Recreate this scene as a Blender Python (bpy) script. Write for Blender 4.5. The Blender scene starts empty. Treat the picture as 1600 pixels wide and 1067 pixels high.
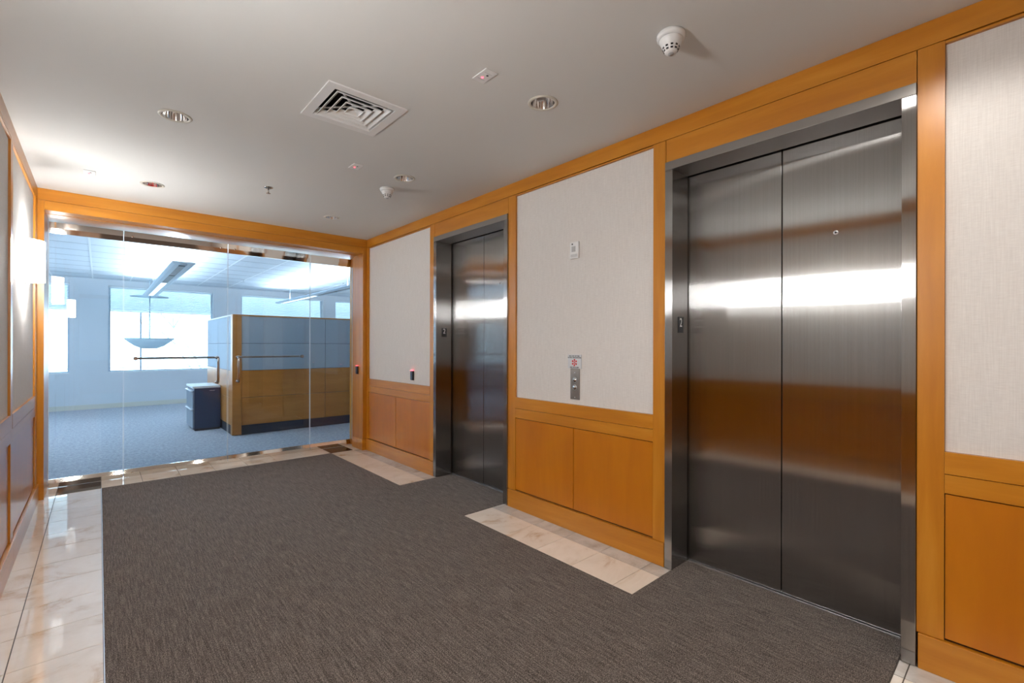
import bpy, bmesh, math, random
from math import sin, cos, pi, radians
from mathutils import Vector, Matrix

random.seed(7)
SC = bpy.context.scene
COL = SC.collection

# ------------------------------------------------------------------ materials
def new_mat(name):
    m = bpy.data.materials.new(name)
    m.use_nodes = True
    nt = m.node_tree
    nt.nodes.clear()
    out = nt.nodes.new('ShaderNodeOutputMaterial')
    b = nt.nodes.new('ShaderNodeBsdfPrincipled')
    nt.links.new(b.outputs[0], out.inputs[0])
    return m, nt, b, out

def plain(name, col, rough=.5, metal=0., spec=.5, emit=None, estr=0., coat=0., trans=0.):
    m, nt, b, out = new_mat(name)
    b.inputs['Base Color'].default_value = (*col, 1)
    b.inputs['Roughness'].default_value = rough
    b.inputs['Metallic'].default_value = metal
    b.inputs['Specular IOR Level'].default_value = spec
    b.inputs['Coat Weight'].default_value = coat
    b.inputs['Transmission Weight'].default_value = trans
    if emit:
        b.inputs['Emission Color'].default_value = (*emit, 1)
        b.inputs['Emission Strength'].default_value = estr
    return m

def node(nt, t, **kw):
    n = nt.nodes.new('ShaderNode' + t)
    for k, v in kw.items():
        if hasattr(n, k):
            setattr(n, k, v)
    return n

def mapped(nt, scale, rand=True):
    """Object coordinates, scaled, shifted by each board's own random number."""
    tc = node(nt, 'TexCoord')
    mp = node(nt, 'Mapping')
    mp.inputs['Scale'].default_value = scale
    nt.links.new(tc.outputs['Object'], mp.inputs['Vector'])
    if rand:
        g = node(nt, 'NewGeometry')
        mul = node(nt, 'VectorMath', operation='SCALE')
        mul.inputs[0].default_value = (37, 23, 51)
        nt.links.new(g.outputs['Random Per Island'], mul.inputs['Scale'])
        nt.links.new(mul.outputs[0], mp.inputs['Location'])
    return mp

def ramp(nt, stops):
    r = node(nt, 'ValToRGB')
    els = r.color_ramp.elements
    while len(els) < len(stops):
        els.new(.5)
    for e, (p, c) in zip(els, stops):
        e.position = p
        e.color = (*c, 1)
    return r

def wood(name, scale, dark, mid, light, rough=.32):
    m, nt, b, out = new_mat(name)
    mp = mapped(nt, scale)
    n1 = node(nt, 'TexNoise'); n1.inputs['Scale'].default_value = 1.0
    n1.inputs['Detail'].default_value = 6; n1.inputs['Roughness'].default_value = .55
    n1.inputs['Distortion'].default_value = .35
    nt.links.new(mp.outputs[0], n1.inputs['Vector'])
    r = ramp(nt, [(.25, dark), (.5, mid), (.78, light)])
    nt.links.new(n1.outputs['Fac'], r.inputs[0])
    # soft board-to-board change of tone
    g = node(nt, 'NewGeometry')
    mr = node(nt, 'MapRange')
    mr.inputs['To Min'].default_value = .90; mr.inputs['To Max'].default_value = 1.06
    nt.links.new(g.outputs['Random Per Island'], mr.inputs['Value'])
    hs = node(nt, 'HueSaturation')
    nt.links.new(mr.outputs[0], hs.inputs['Value'])
    nt.links.new(r.outputs[0], hs.inputs['Color'])
    nt.links.new(hs.outputs[0], b.inputs['Base Color'])
    b.inputs['Roughness'].default_value = rough
    b.inputs['Coat Weight'].default_value = 1.0
    b.inputs['Coat IOR'].default_value = 1.55
    b.inputs['Coat Roughness'].default_value = .34
    b.inputs['Specular IOR Level'].default_value = .05
    return m

WD, WM, WL = (.43, .147, .004), (.51, .190, .008), (.60, .255, .024)
M = {}
M['wood_v'] = wood('maple_upright', (16, 16, 1.6), WD, WM, WL)
M['wood_h'] = wood('maple_level', (16, 1.6, 16), WD, WM, WL)
M['wood_x'] = wood('maple_cross', (1.6, 16, 16), WD, WM, WL)
M['wood_panel'] = wood('maple_panel', (7, 7, 1.1), (.44, .132, .001), (.49, .157, .0015), (.55, .19, .003), .3)
M['wood_office'] = wood('office_maple', (1.4, 3, 9), (.36, .13, .018), (.43, .165, .026), (.50, .205, .04), .4)
M['groove'] = plain('groove_brown', (.055, .02, .008), .7)

def fabric():
    m, nt, b, out = new_mat('woven_wallcovering')
    mp = mapped(nt, (260, 260, 9), False)
    n = node(nt, 'TexNoise'); n.inputs['Scale'].default_value = 1; n.inputs['Detail'].default_value = 3
    nt.links.new(mp.outputs[0], n.inputs['Vector'])
    mp2 = mapped(nt, (30, 30, 420), False)
    n2 = node(nt, 'TexNoise'); n2.inputs['Scale'].default_value = 1; n2.inputs['Detail'].default_value = 2
    nt.links.new(mp2.outputs[0], n2.inputs['Vector'])
    mx = node(nt, 'Math', operation='ADD')
    nt.links.new(n.outputs['Fac'], mx.inputs[0]); nt.links.new(n2.outputs['Fac'], mx.inputs[1])
    hf = node(nt, 'Math', operation='MULTIPLY'); hf.inputs[1].default_value = .5
    nt.links.new(mx.outputs[0], hf.inputs[0])
    r = ramp(nt, [(.30, (.66, .63, .60)), (.70, (.79, .765, .735))])
    nt.links.new(hf.outputs[0], r.inputs[0])
    nt.links.new(r.outputs[0], b.inputs['Base Color'])
    bp = node(nt, 'Bump'); bp.inputs['Strength'].default_value = .25; bp.inputs['Distance'].default_value = .001
    nt.links.new(hf.outputs[0], bp.inputs['Height']); nt.links.new(bp.outputs[0], b.inputs['Normal'])
    b.inputs['Roughness'].default_value = .85
    b.inputs['Specular IOR Level'].default_value = .2
    return m
M['fabric'] = fabric()
M['ceiling'] = plain('ceiling_paint', (.70, .70, .68), .75, spec=.25)
M['paint_office'] = plain('office_wall_paint', (.66, .69, .72), .7, spec=.2)
M['paint_white'] = plain('white_wall_paint', (.74, .73, .70), .7, spec=.2)
M['white'] = plain('white_enamel', (.78, .78, .77), .4)
M['plastic'] = plain('white_plastic', (.80, .81, .81), .35)
M['plastic_shade'] = plain('grey_plastic', (.45, .46, .47), .45)
M['black'] = plain('black_plastic', (.012, .014, .02), .3)
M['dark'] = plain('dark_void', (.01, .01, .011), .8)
M['led'] = plain('red_light', (.5, .02, .03), .4, emit=(1, .06, .09), estr=5)
M['red_dot'] = plain('red_dot', (.75, .01, .01), .4)
M['chrome'] = plain('mirror_chrome', (.80, .77, .73), .045, 1)
M['chrome_bar'] = plain('polished_bar', (.62, .62, .62), .12, 1)
M['reflector'] = plain('clear_reflector', (.93, .92, .91), .09, 1)
M['cream_ring'] = plain('cream_ring', (.66, .63, .55), .45)
M['alu'] = plain('satin_aluminium', (.68, .70, .73), .3, 1)
M['grout'] = plain('grey_grout', (.15, .135, .12), .8)
M['blackstone'] = plain('black_granite', (.018, .018, .02), .08)
M['navy'] = plain('navy_laminate', (.015, .036, .085), .35)
M['navy_dark'] = plain('dark_navy_plinth', (.015, .022, .04), .5)
M['cushion'] = plain('pale_top', (.72, .78, .80), .5)
M['grey_tile'] = plain('grey_blue_fabric_tile', (.33, .405, .48), .6)
M['drawer_grey'] = plain('drawer_grey', (.17, .21, .26), .3)
M['blind'] = plain('white_blind', (.80, .84, .86), .5)
def translucent(name, col):
    m = bpy.data.materials.new(name); m.use_nodes = True
    nt = m.node_tree; nt.nodes.clear()
    out = nt.nodes.new('ShaderNodeOutputMaterial')
    a = nt.nodes.new('ShaderNodeBsdfDiffuse'); a.inputs[0].default_value = (*col, 1)
    t = nt.nodes.new('ShaderNodeBsdfTranslucent'); t.inputs[0].default_value = (*col, 1)
    mx = nt.nodes.new('ShaderNodeMixShader'); mx.inputs[0].default_value = .6
    nt.links.new(a.outputs[0], mx.inputs[1]); nt.links.new(t.outputs[0], mx.inputs[2])
    nt.links.new(mx.outputs[0], out.inputs[0])
    return m
M['bowl'] = translucent('pale_translucent_bowl', (.80, .88, .92))
M['ctile'] = plain('acoustic_tile', (.72, .76, .80), .85, spec=.1)
M['cgrid'] = plain('white_grid_bar', (.88, .90, .92), .5)
M['lamp_grey'] = plain('grey_louvre', (.16, .19, .22), .5)
M['fixture'] = plain('pale_fixture', (.52, .63, .74), .45)
M['tube'] = plain('lit_tube', (1, 1, 1), .5, emit=(.70, .85, 1), estr=50)
M['lens'] = plain('lit_lens', (1, 1, 1), .5, emit=(.9, .96, 1), estr=1.2)
M['sconce'] = plain('lit_opal_shade', (.9, .9, .9), .5, emit=(.985, .98, .97), estr=76)
M['can_lamp'] = plain('lit_can_lamp', (.9, .9, .9), .5, emit=(1, .86, .68), estr=60)
M['overhang'] = plain('grey_concrete', (.42, .48, .50), .8)
M['ground'] = plain('pale_ground', (.5, .52, .5), .9)
M['bark'] = plain('bare_bark', (.36, .42, .45), .9)
M['sign_face'] = plain('brushed_sign', (.62, .64, .66), .4, .3)
M['sign_ink'] = plain('black_ink', (.03, .03, .03), .6)
M['sign_red'] = plain('red_ink', (.62, .02, .02), .6)
M['sign_white'] = plain('white_ink', (.9, .9, .9), .5)

def steel(name, col):
    """Upright-brushed steel: two reflections, a fairly crisp one and one smeared sideways by the brush lines."""
    m = bpy.data.materials.new(name); m.use_nodes = True
    nt = m.node_tree; nt.nodes.clear()
    out = nt.nodes.new('ShaderNodeOutputMaterial')
    t = node(nt, 'Tangent'); t.direction_type = 'RADIAL'; t.axis = 'Z'
    mp = mapped(nt, (220, 220, 1.2), False)
    n = node(nt, 'TexNoise'); n.inputs['Scale'].default_value = 1; n.inputs['Detail'].default_value = 2
    nt.links.new(mp.outputs[0], n.inputs['Vector'])
    r = ramp(nt, [(.3, tuple(c*.95 for c in col)), (.7, tuple(c*1.05 for c in col))])
    nt.links.new(n.outputs['Fac'], r.inputs[0])
    gs = []
    for rough, an in ((.148, -.82), (.235, -.89)):
        g = nt.nodes.new('ShaderNodeBsdfAnisotropic')
        g.inputs['Roughness'].default_value = rough; g.inputs['Anisotropy'].default_value = an
        nt.links.new(t.outputs[0], g.inputs['Tangent']); nt.links.new(r.outputs[0], g.inputs['Color'])
        gs.append(g)
    mx = nt.nodes.new('ShaderNodeMixShader'); mx.inputs[0].default_value = .36
    nt.links.new(gs[0].outputs[0], mx.inputs[1]); nt.links.new(gs[1].outputs[0], mx.inputs[2])
    nt.links.new(mx.outputs[0], out.inputs[0])
    return m
M['steel'] = steel('brushed_steel', (.41, .405, .40))
M['steel_dark'] = plain('dull_steel', (.30, .285, .27), .38, 1)

def glass(name, tint, ior=1.5):
    m = bpy.data.materials.new(name); m.use_nodes = True
    nt = m.node_tree; nt.nodes.clear()
    out = nt.nodes.new('ShaderNodeOutputMaterial')
    tr = nt.nodes.new('ShaderNodeBsdfTransparent'); tr.inputs[0].default_value = (*tint, 1)
    gl = nt.nodes.new('ShaderNodeBsdfGlossy'); gl.inputs['Roughness'].default_value = 0
    fr = nt.nodes.new('ShaderNodeFresnel'); fr.inputs[0].default_value = ior
    mx = nt.nodes.new('ShaderNodeMixShader')
    nt.links.new(fr.outputs[0], mx.inputs[0]); nt.links.new(tr.outputs[0], mx.inputs[1])
    nt.links.new(gl.outputs[0], mx.inputs[2]); nt.links.new(mx.outputs[0], out.inputs[0])
    return m
M['glass'] = glass('clear_glass', (.93, .965, .98))
M['glass_edge'] = plain('glass_edge', (.78, .87, .92), .15, 0, .6)
M['win_glass'] = glass('window_glass', (.95, .98, .99))

def marble(name, c0, c1, vein, rough=.025):
    m, nt, b, out = new_mat(name)
    mp = mapped(nt, (1, 1, 1))
    n = node(nt, 'TexNoise'); n.inputs['Scale'].default_value = 3.4; n.inputs['Detail'].default_value = 9
    n.inputs['Roughness'].default_value = .62; n.inputs['Distortion'].default_value = .9
    nt.links.new(mp.outputs[0], n.inputs['Vector'])
    r = ramp(nt, [(.30, vein), (.43, c0), (.60, c1), (.74, c0)])
    nt.links.new(n.outputs['Fac'], r.inputs[0])
    n2 = node(nt, 'TexNoise'); n2.inputs['Scale'].default_value = 6; n2.inputs['Detail'].default_value = 6
    n2.inputs['Distortion'].default_value = 2.2
    nt.links.new(mp.outputs[0], n2.inputs['Vector'])
    v = ramp(nt, [(.485, (0, 0, 0)), (.50, (1, 1, 1)), (.515, (0, 0, 0))])
    nt.links.new(n2.outputs['Fac'], v.inputs[0])
    mx = node(nt, 'Mix'); mx.data_type = 'RGBA'
    sc = node(nt, 'Math', operation='MULTIPLY'); sc.inputs[1].default_value = .22
    nt.links.new(v.outputs[0], sc.inputs[0]); nt.links.new(sc.outputs[0], mx.inputs[0])
    nt.links.new(r.outputs[0], mx.inputs[6]); mx.inputs[7].default_value = (*c1, 1)
    nt.links.new(mx.outputs[2], b.inputs['Base Color'])
    b.inputs['Roughness'].default_value = rough
    b.inputs['Specular IOR Level'].default_value = 1.0
    return m
M['marble'] = marble('cream_marble', (.84, .75, .64), (.90, .82, .72), (.64, .47, .32))
M['marble_grey'] = marble('grey_marble', (.56, .52, .47), (.68, .65, .61), (.42, .37, .32), .12)

def carpet(name, a, bcol, c, sx, sy, fine, streak):
    m, nt, b, out = new_mat(name)
    mp = mapped(nt, (sx, sy, 1), False)
    n = node(nt, 'TexNoise'); n.inputs['Scale'].default_value = 1; n.inputs['Detail'].default_value = 3
    n.inputs['Roughness'].default_value = .6
    nt.links.new(mp.outputs[0], n.inputs['Vector'])
    mp2 = mapped(nt, (fine, fine, fine), False)
    n2 = node(nt, 'TexNoise'); n2.inputs['Scale'].default_value = 1; n2.inputs['Detail'].default_value = 2
    nt.links.new(mp2.outputs[0], n2.inputs['Vector'])
    mx = node(nt, 'Mix'); mx.data_type = 'FLOAT'; mx.inputs[0].default_value = 1 - streak
    nt.links.new(n.outputs['Fac'], mx.inputs[2]); nt.links.new(n2.outputs['Fac'], mx.inputs[3])
    r = ramp(nt, [(.36, a), (.5, bcol), (.64, c)])
    nt.links.new(mx.outputs[0], r.inputs[0])
    nt.links.new(r.outputs[0], b.inputs['Base Color'])
    bp = node(nt, 'Bump'); bp.inputs['Strength'].default_value = .6; bp.inputs['Distance'].default_value = .003
    nt.links.new(mx.outputs[0], bp.inputs['Height']); nt.links.new(bp.outputs[0], b.inputs['Normal'])
    b.inputs['Roughness'].default_value = .95
    b.inputs['Specular IOR Level'].default_value = .1
    b.inputs['Sheen Weight'].default_value = .18
    b.inputs['Sheen Roughness'].default_value = .45
    return m
M['carpet'] = carpet('brown_loop_carpet', (.016, .011, .009), (.100, .081, .069), (.30, .255, .225), 150, 7, 270, .30)
M['carpet_edge'] = plain('carpet_edge', (.05, .04, .035), .9)
M['office_carpet'] = carpet('blue_grey_carpet', (.19, .20, .235), (.30, .315, .355), (.42, .435, .475), 30, 14, 120, .45)

# ------------------------------------------------------------------ mesh helpers
class MB:
    """Collects shapes into one mesh."""
    def __init__(self):
        self.bm = bmesh.new()
    def box(self, x0, x1, y0, y1, z0, z1, mi=0, rot=None, pivot=None, bev=0):
        vs = [self.bm.verts.new((x, y, z)) for x in (x0, x1) for y in (y0, y1) for z in (z0, z1)]
        idx = [(0, 1, 3, 2), (4, 6, 7, 5), (0, 4, 5, 1), (2, 3, 7, 6), (0, 2, 6, 4), (1, 5, 7, 3)]
        fs = [self.bm.faces.new([vs[i] for i in f]) for f in idx]
        for f in fs: f.material_index = mi
        if rot is not None:
            bmesh.ops.rotate(self.bm, verts=vs, cent=Vector(pivot or ((x0+x1)/2, (y0+y1)/2, (z0+z1)/2)), matrix=rot)
        if bev:
            es = list({e for f in fs for e in f.edges})
            r = bmesh.ops.bevel(self.bm, geom=es, offset=bev, segments=2, affect='EDGES', profile=.6)
            for f in r['faces']: f.material_index = mi
        return self
    def prism(self, pts, z0, z1, mi=0):
        a = [self.bm.verts.new((x, y, z0)) for x, y in pts]
        b = [self.bm.verts.new((x, y, z1)) for x, y in pts]
        n = len(pts)
        fs = [self.bm.faces.new(list(reversed(a))), self.bm.faces.new(b)]
        for i in range(n):
            fs.append(self.bm.faces.new((a[i], a[(i+1) % n], b[(i+1) % n], b[i])))
        for f in fs: f.material_index = mi
        return self
    def lathe(self, prof, c=(0, 0, 0), seg=40, mi=0, close=False, smooth=True, a0=0., a1=2*pi):
        full = abs(a1 - a0 - 2*pi) < 1e-6
        rings = []
        k = seg if full else seg + 1
        for j in range(k):
            a = a0 + (a1 - a0) * j / seg
            rings.append([self.bm.verts.new((c[0]+r*cos(a), c[1]+r*sin(a), c[2]+z)) for r, z in prof])
        m = len(prof)
        for j in range(seg):
            A, B = rings[j], rings[(j+1) % k]
            for i in range(m if close else m-1):
                q = (A[i], B[i], B[(i+1) % m], A[(i+1) % m])
                f = self.bm.faces.new(q); f.material_index = mi; f.smooth = smooth
        return self
    def tube(self, pts, r, seg=14, mi=0, cap=True):
        pts = [Vector(p) for p in pts]
        n = len(pts)
        rs = r if isinstance(r, (list, tuple)) else [r]*n
        prev = None; rings = []
        for i, p in enumerate(pts):
            t = (pts[min(i+1, n-1)] - pts[max(i-1, 0)]).normalized()
            if prev is None:
                u = t.orthogonal().normalized()
            else:
                u = (prev - t*prev.dot(t)).normalized()
            prev = u
            w = t.cross(u)
            rings.append([self.bm.verts.new(p + (u*cos(2*pi*k/seg) + w*sin(2*pi*k/seg))*rs[i]) for k in range(seg)])
        for i in range(n-1):
            for k in range(seg):
                f = self.bm.faces.new((rings[i][k], rings[i][(k+1) % seg], rings[i+1][(k+1) % seg], rings[i+1][k]))
                f.smooth = True; f.material_index = mi
        if cap:
            for rg in (list(reversed(rings[0])), rings[-1]):
                f = self.bm.faces.new(rg); f.material_index = mi
        return self
    def ball(self, c, r, mi=0, sc=(1, 1, 1)):
        res = bmesh.ops.create_uvsphere(self.bm, u_segments=16, v_segments=10, radius=r,
                                        matrix=Matrix.Translation(c) @ Matrix.Diagonal((*sc, 1)))
        for v in res['verts']:
            for f in v.link_faces: f.material_index = mi; f.smooth = True
        return self

def wl(o):
    v = Vector((0, 0, 0))
    while o is not None:
        v = v + Vector(o.location); o = o.parent
    return v

def obj(name, mb, mats, parent=None, bevel=0, auto=False):
    """Link the collected shapes as ONE mesh object (world coordinates in, parent-relative out)."""
    bm = mb.bm
    bmesh.ops.recalc_face_normals(bm, faces=bm.faces)
    if parent is not None:
        bmesh.ops.translate(bm, verts=bm.verts, vec=-wl(parent))
    me = bpy.data.meshes.new(name)
    bm.to_mesh(me); bm.free()
    if not isinstance(mats, (list, tuple)): mats = [mats]
    for m in mats: me.materials.append(M[m])
    o = bpy.data.objects.new(name, me); COL.objects.link(o)
    if parent is not None: o.parent = parent
    if bevel:
        b = o.modifiers.new('bevel', 'BEVEL'); b.width = bevel; b.segments = 2; b.limit_method = 'ANGLE'
    return o

def tag(o, label, cat, group=None, kind=None):
    o['label'] = label; o['category'] = cat
    if group: o['group'] = group
    if kind: o['kind'] = kind
    return o

def thing(name, loc, label, cat, group=None, kind=None):
    o = bpy.data.objects.new(name, None); COL.objects.link(o)
    o.location = loc; o.empty_display_size = .1
    return tag(o, label, cat, group, kind)

def setting(name, loc=(0, 0, 0)):
    o = bpy.data.objects.new(name, None); COL.objects.link(o)
    o.location = loc; o['kind'] = 'structure'
    return o

def structure(name, mb, mats, **kw):
    o = obj(name, mb, mats, **kw); o['kind'] = 'structure'
    return o

def dup(root, loc, label, group=None):
    r = root.copy(); COL.objects.link(r); r.location = loc; r['label'] = label
    if group: r['group'] = group
    for ch in list(root.children):
        c = ch.copy(); COL.objects.link(c); c.parent = r
        for g in list(ch.children):
            d = g.copy(); COL.objects.link(d); d.parent = c
    return r

def text_mesh(s, size, mat, parent, name, loc, rot, sx=1., depth=.0006, align='CENTER'):
    cu = bpy.data.curves.new(name, 'FONT')
    cu.body = s; cu.size = size; cu.align_x = align; cu.align_y = 'CENTER'; cu.extrude = depth
    t = bpy.data.objects.new('tmp', cu); COL.objects.link(t)
    me = bpy.data.meshes.new_from_object(t.evaluated_get(bpy.context.evaluated_depsgraph_get()))
    bpy.data.objects.remove(t); bpy.data.curves.remove(cu)
    me.transform(Matrix.Translation(Vector(loc) - wl(parent)) @ rot.to_4x4() @ Matrix.Diagonal((sx, 1, 1, 1)))
    me.name = name; me.materials.clear(); me.materials.append(M[mat])
    for p in me.polygons: p.material_index = 0
    o = bpy.data.objects.new(name, me); COL.objects.link(o); o.parent = parent
    return o

# text standing on the right wall, read from -X side: local x -> -Y, local y -> +Z, local z -> -X
ROT_RW = Matrix(((0, 0, -1), (-1, 0, 0), (0, 1, 0)))
# text on a surface that faces -Y
ROT_FY = Matrix(((1, 0, 0), (0, 0, -1), (0, 1, 0)))

# ------------------------------------------------------------------ key sizes (metres)
H = 2.74            # lobby ceiling
XR = 2.612          # face of the right-hand panelling
XL = -.403          # face of the left-hand panelling
YH = 5.786          # face of the wooden portal
YG = 6.192          # glass line
YB = -4.8           # rear of the lobby
OC = 2.76           # office ceiling
YF = 13.2           # office window wall
Z_BASE, Z_PT, Z_S2, Z_S1, Z_FT, Z_TB = .148, .757, .757, .838, 2.620, 2.637
Z_RAIL = .931

# ------------------------------------------------------------------ floor
slab = MB().box(-.5, 3.0, YB-.2, 6.3, -.16, -.004)
floor = structure('floor', slab, 'grout')

def tiles(name, x0, x1, y0, y1, axis, first, pitch, mat):
    mb = MB(); g = .0022
    cuts = [y0 if axis == 'y' else x0]
    p = first
    lo, hi = (y0, y1) if axis == 'y' else (x0, x1)
    while p > lo + pitch: p -= pitch
    while p < hi - 1e-4:
        if p > lo + .01: cuts.append(p)
        p += pitch
    cuts.append(hi)
    for a, b in zip(cuts, cuts[1:]):
        if axis == 'y': mb.box(x0+g, x1-g, a+g, b-g, -.02, 0)
        else: mb.box(a+g, b-g, y0+g, y1-g, -.02, 0)
    return obj(name, mb, mat, floor)
PT = .3112
tiles('marble_strip', -.290, .018, YB, 5.885, 'y', 2.831, PT, 'marble')
tiles('border_strip', -.402, -.290, YB, 6.28, 'y', 2.831, PT, 'marble')
for a, b in ((4.096, 5.885), (1.462, 3.032), (YB, .384)):
    tiles('marble_strip', 2.190, 2.478, a, b, 'y', 1.593, PT, 'marble')
    tiles('border_strip', 2.478, XR-.002, a, b, 'y', 1.593, PT, 'marble_grey')
tiles('marble_strip', .018, 2.190, 5.885, 6.28, 'x', .018, PT, 'marble')
tiles('border_strip', 2.478, XR-.002, 5.885, 6.28, 'y', 1.593, PT, 'marble')
tiles('black_tile', -.290, .018, 5.885, 6.196, 'y', 0, 9, 'blackstone')
tiles('black_tile', 2.190, 2.478, 5.885, 6.196, 'y', 0, 9, 'blackstone')
tiles('marble_strip', -.290, .018, 6.196, 6.28, 'y', 0, 9, 'marble')
tiles('marble_strip', 2.190, 2.478, 6.196, 6.28, 'y', 0, 9, 'marble')

cp = [(.021, YB), (.021, 5.882), (2.187, 5.882), (2.187, 4.093), (2.790, 4.093), (2.790, 3.035), (2.187, 3.035),
      (2.187, 1.459), (2.790, 1.459), (2.790, .387), (2.187, .387), (2.187, YB)]
car = obj('carpet', MB().prism(cp, -.004, .003), 'carpet')
tag(car, 'brown looped carpet inset in the lobby floor, running up to both elevators', 'carpet')

obj('edge_strip', MB().box(.0183, .0208, YB, 5.882, -.003, .0045), 'alu', car)
office_floor = structure('floor_office', MB().box(-3.6, 9.2, 6.282, 13.6, -.16, .0), 'office_carpet')

# ------------------------------------------------------------------ right-hand wall
wall_r = setting('wall_right')
EL = ((.329, 1.505), (2.982, 4.149))      # outer widths of the two elevator frames
core = MB()
core.box(2.97, 3.05, YB, 6.25, -.1, 2.95)
cuts = [YB, EL[0][0]-.0015, EL[0][1]+.0015, EL[1][0]-.0015, EL[1][1]+.0015, 6.25]
for a, b in ((cuts[0], cuts[1]), (cuts[2], cuts[3]), (cuts[4], cuts[5])):
    core.box(2.6305, 2.969, a, b, 0, 2.86)
for a, b in EL:
    core.box(2.6305, 2.969, a-.0015, b+.0015, 2.4945, 2.86)
obj('wall_core', core, 'groove', wall_r)

tb = MB().box(XR, 2.630, YB, YH-.002, Z_TB, H-.001)
obj('top_board', tb, 'wood_h', wall_r)
for a, b in EL:
    obj('header_board', MB().box(XR+.001, 2.630, a+.0015, b-.0015, 2.4955, Z_TB-.003), 'wood_h', wall_r)

def wains_right(y0, y1, st0, st1, split, name_end=True):
    """One bay: stiles at both ends, woven panel above, two rails and flush panels below."""
    f0, f1 = y0+st0, y1-st1
    for a, b in ((y0+.0008, f0), (f1, y1-.0008)):
        if b - a > .02:
            obj('stile', MB().box(XR, 2.630, a, b, Z_BASE+.002, Z_TB-.003), 'wood_v', wall_r)
    obj('woven_panel', MB().box(2.6275, 2.630, f0+.001, f1-.001, Z_RAIL+.001, Z_FT), 'fabric', wall_r)
    obj('reveal_strip', MB().box(XR+.001, 2.630, f0+.001, f1-.001, Z_FT+.001, Z_TB-.006), 'wood_h', wall_r)
    obj('chair_rail', MB().box(XR-.001, 2.630, f0+.001, f1-.001, Z_S1+.003, Z_RAIL), 'wood_h', wall_r)
    obj('chair_rail', MB().box(XR, 2.630, f0+.001, f1-.001, Z_S2+.004, Z_S1), 'wood_h', wall_r)
    e = [f0, *split, f1]
    for a, b in zip(e, e[1:]):
        obj('wood_panel', MB().box(XR+.003, 2.630, a+.003, b-.003, Z_BASE+.012, Z_PT-.001), 'wood_panel', wall_r)
    obj('skirting', MB().box(XR-.010, 2.630, y0+.004, y1-.006, .0005, Z_BASE), 'wood_h', wall_r, bevel=.002)
wains_right(EL[1][1]+.001, YH-.001, .087, .052, [4.995])
wains_right(EL[0][1]+.001, EL[1][0]-.001, .086, .093, [2.251])
wains_right(-1.14, EL[0][0]-.001, .087, .087, [-.40])
wains_right(YB, -1.142, .087, .087, [-3.0])

# ------------------------------------------------------------------ left-hand wall
wall_l = setting('wall_left')
obj('wall_core', MB().box(-.60, -.4215, YB, 6.25, 0, 2.86), 'groove', wall_l)
obj('top_board', MB().box(-.421, XL, YB, YH-.002, Z_TB, H-.001), 'wood_h', wall_l)
def wains_left(y0, y1, st0, st1):
    f0, f1 = y0+st0, y1-st1
    for a, b in ((y0+.0008, f0), (f1, y1-.0008)):
        obj('stile', MB().box(-.421, XL, a, b, Z_BASE+.002, Z_TB-.003), 'wood_v', wall_l)
    obj('woven_panel', MB().box(-.421, -.4155, f0+.001, f1-.001, Z_RAIL+.001, Z_FT), 'fabric', wall_l)
    obj('reveal_strip', MB().box(-.421, XL-.001, f0+.001, f1-.001, Z_FT+.001, Z_TB-.006), 'wood_h', wall_l)
    obj('chair_rail', MB().box(-.421, XL+.001, f0+.001, f1-.001, Z_S1+.003, Z_RAIL), 'wood_h', wall_l)
    obj('chair_rail', MB().box(-.421, XL, f0+.001, f1-.001, Z_S2+.004, Z_S1), 'wood_h', wall_l)
    obj('wood_panel', MB().box(-.421, -.412, f0+.035, f1-.003, Z_BASE+.012, Z_PT-.001), 'wood_panel', wall_l)
    obj('stile', MB().box(-.421, XL-.0005, f0+.001, f0+.032, Z_BASE+.002, Z_PT), 'wood_v', wall_l)
    obj('skirting', MB().box(-.421, XL+.010, y0+.0005, y1-.0005, .0005, Z_BASE), 'wood_h', wall_l, bevel=.002)
LB = [(4.1975, YH-.001, .0425, .18), (2.09, 4.1975, .0425, .0425), (.65, 2.09, .0425, .0425), (-1.46, .65, .0425, .0425),
      (YB, -1.46, .0425, .0425)]
for a in LB: wains_left(*a)

# ------------------------------------------------------------------ wooden portal and office front wall
wall_b = setting('wall_back')
obj('header_board', MB().box(XL, XR, YH, YH+.03, Z_TB+.001, H-.001), 'wood_x', wall_b)
obj('header_board', MB().box(-.361, 2.558, YH, YH+.03, 2.554, Z_TB-.002), 'wood_x', wall_b)
obj('soffit_board', MB().box(-.361, 2.558, YH+.0305, YH+.16, 2.554, 2.575), 'wood_x', wall_b)
obj('soffit_board', MB().box(-.361, 2.60, YH+.162, 6.30, 2.551, 2.575), 'wood_x', wall_b)
obj('pilaster', MB().box(XL, -.362, YH, 6.30, 0.001, Z_TB-.001), 'wood_v', wall_b)
obj('pilaster', MB().box(2.5595, XR+.018, YH, 6.10, Z_BASE+.002, Z_TB-.001), 'wood_v', wall_b)
obj('skirting', MB().box(2.5515, XR+.018, YH-.008, 6.10, .0005, Z_BASE), 'wood_x', wall_b, bevel=.002)
obj('skirting', MB().box(XL+.0005, -.3605, YH-.003, YH-.0005, .0005, Z_BASE-.01), 'wood_x', wall_b)
obj('pilaster', MB().box(2.6005, 2.68, 6.102, 6.30, .001, Z_TB-.001), 'wood_v', wall_b)
obj('wall_core', MB().box(XL, XR, YH+.031, 6.30, 2.576, 2.86)
    .box(-3.6, -.404, 6.251, 6.31, 0, 2.86).box(2.682, 9.2, 6.251, 6.31, 0, 2.86), 'paint_white', wall_b)

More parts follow.
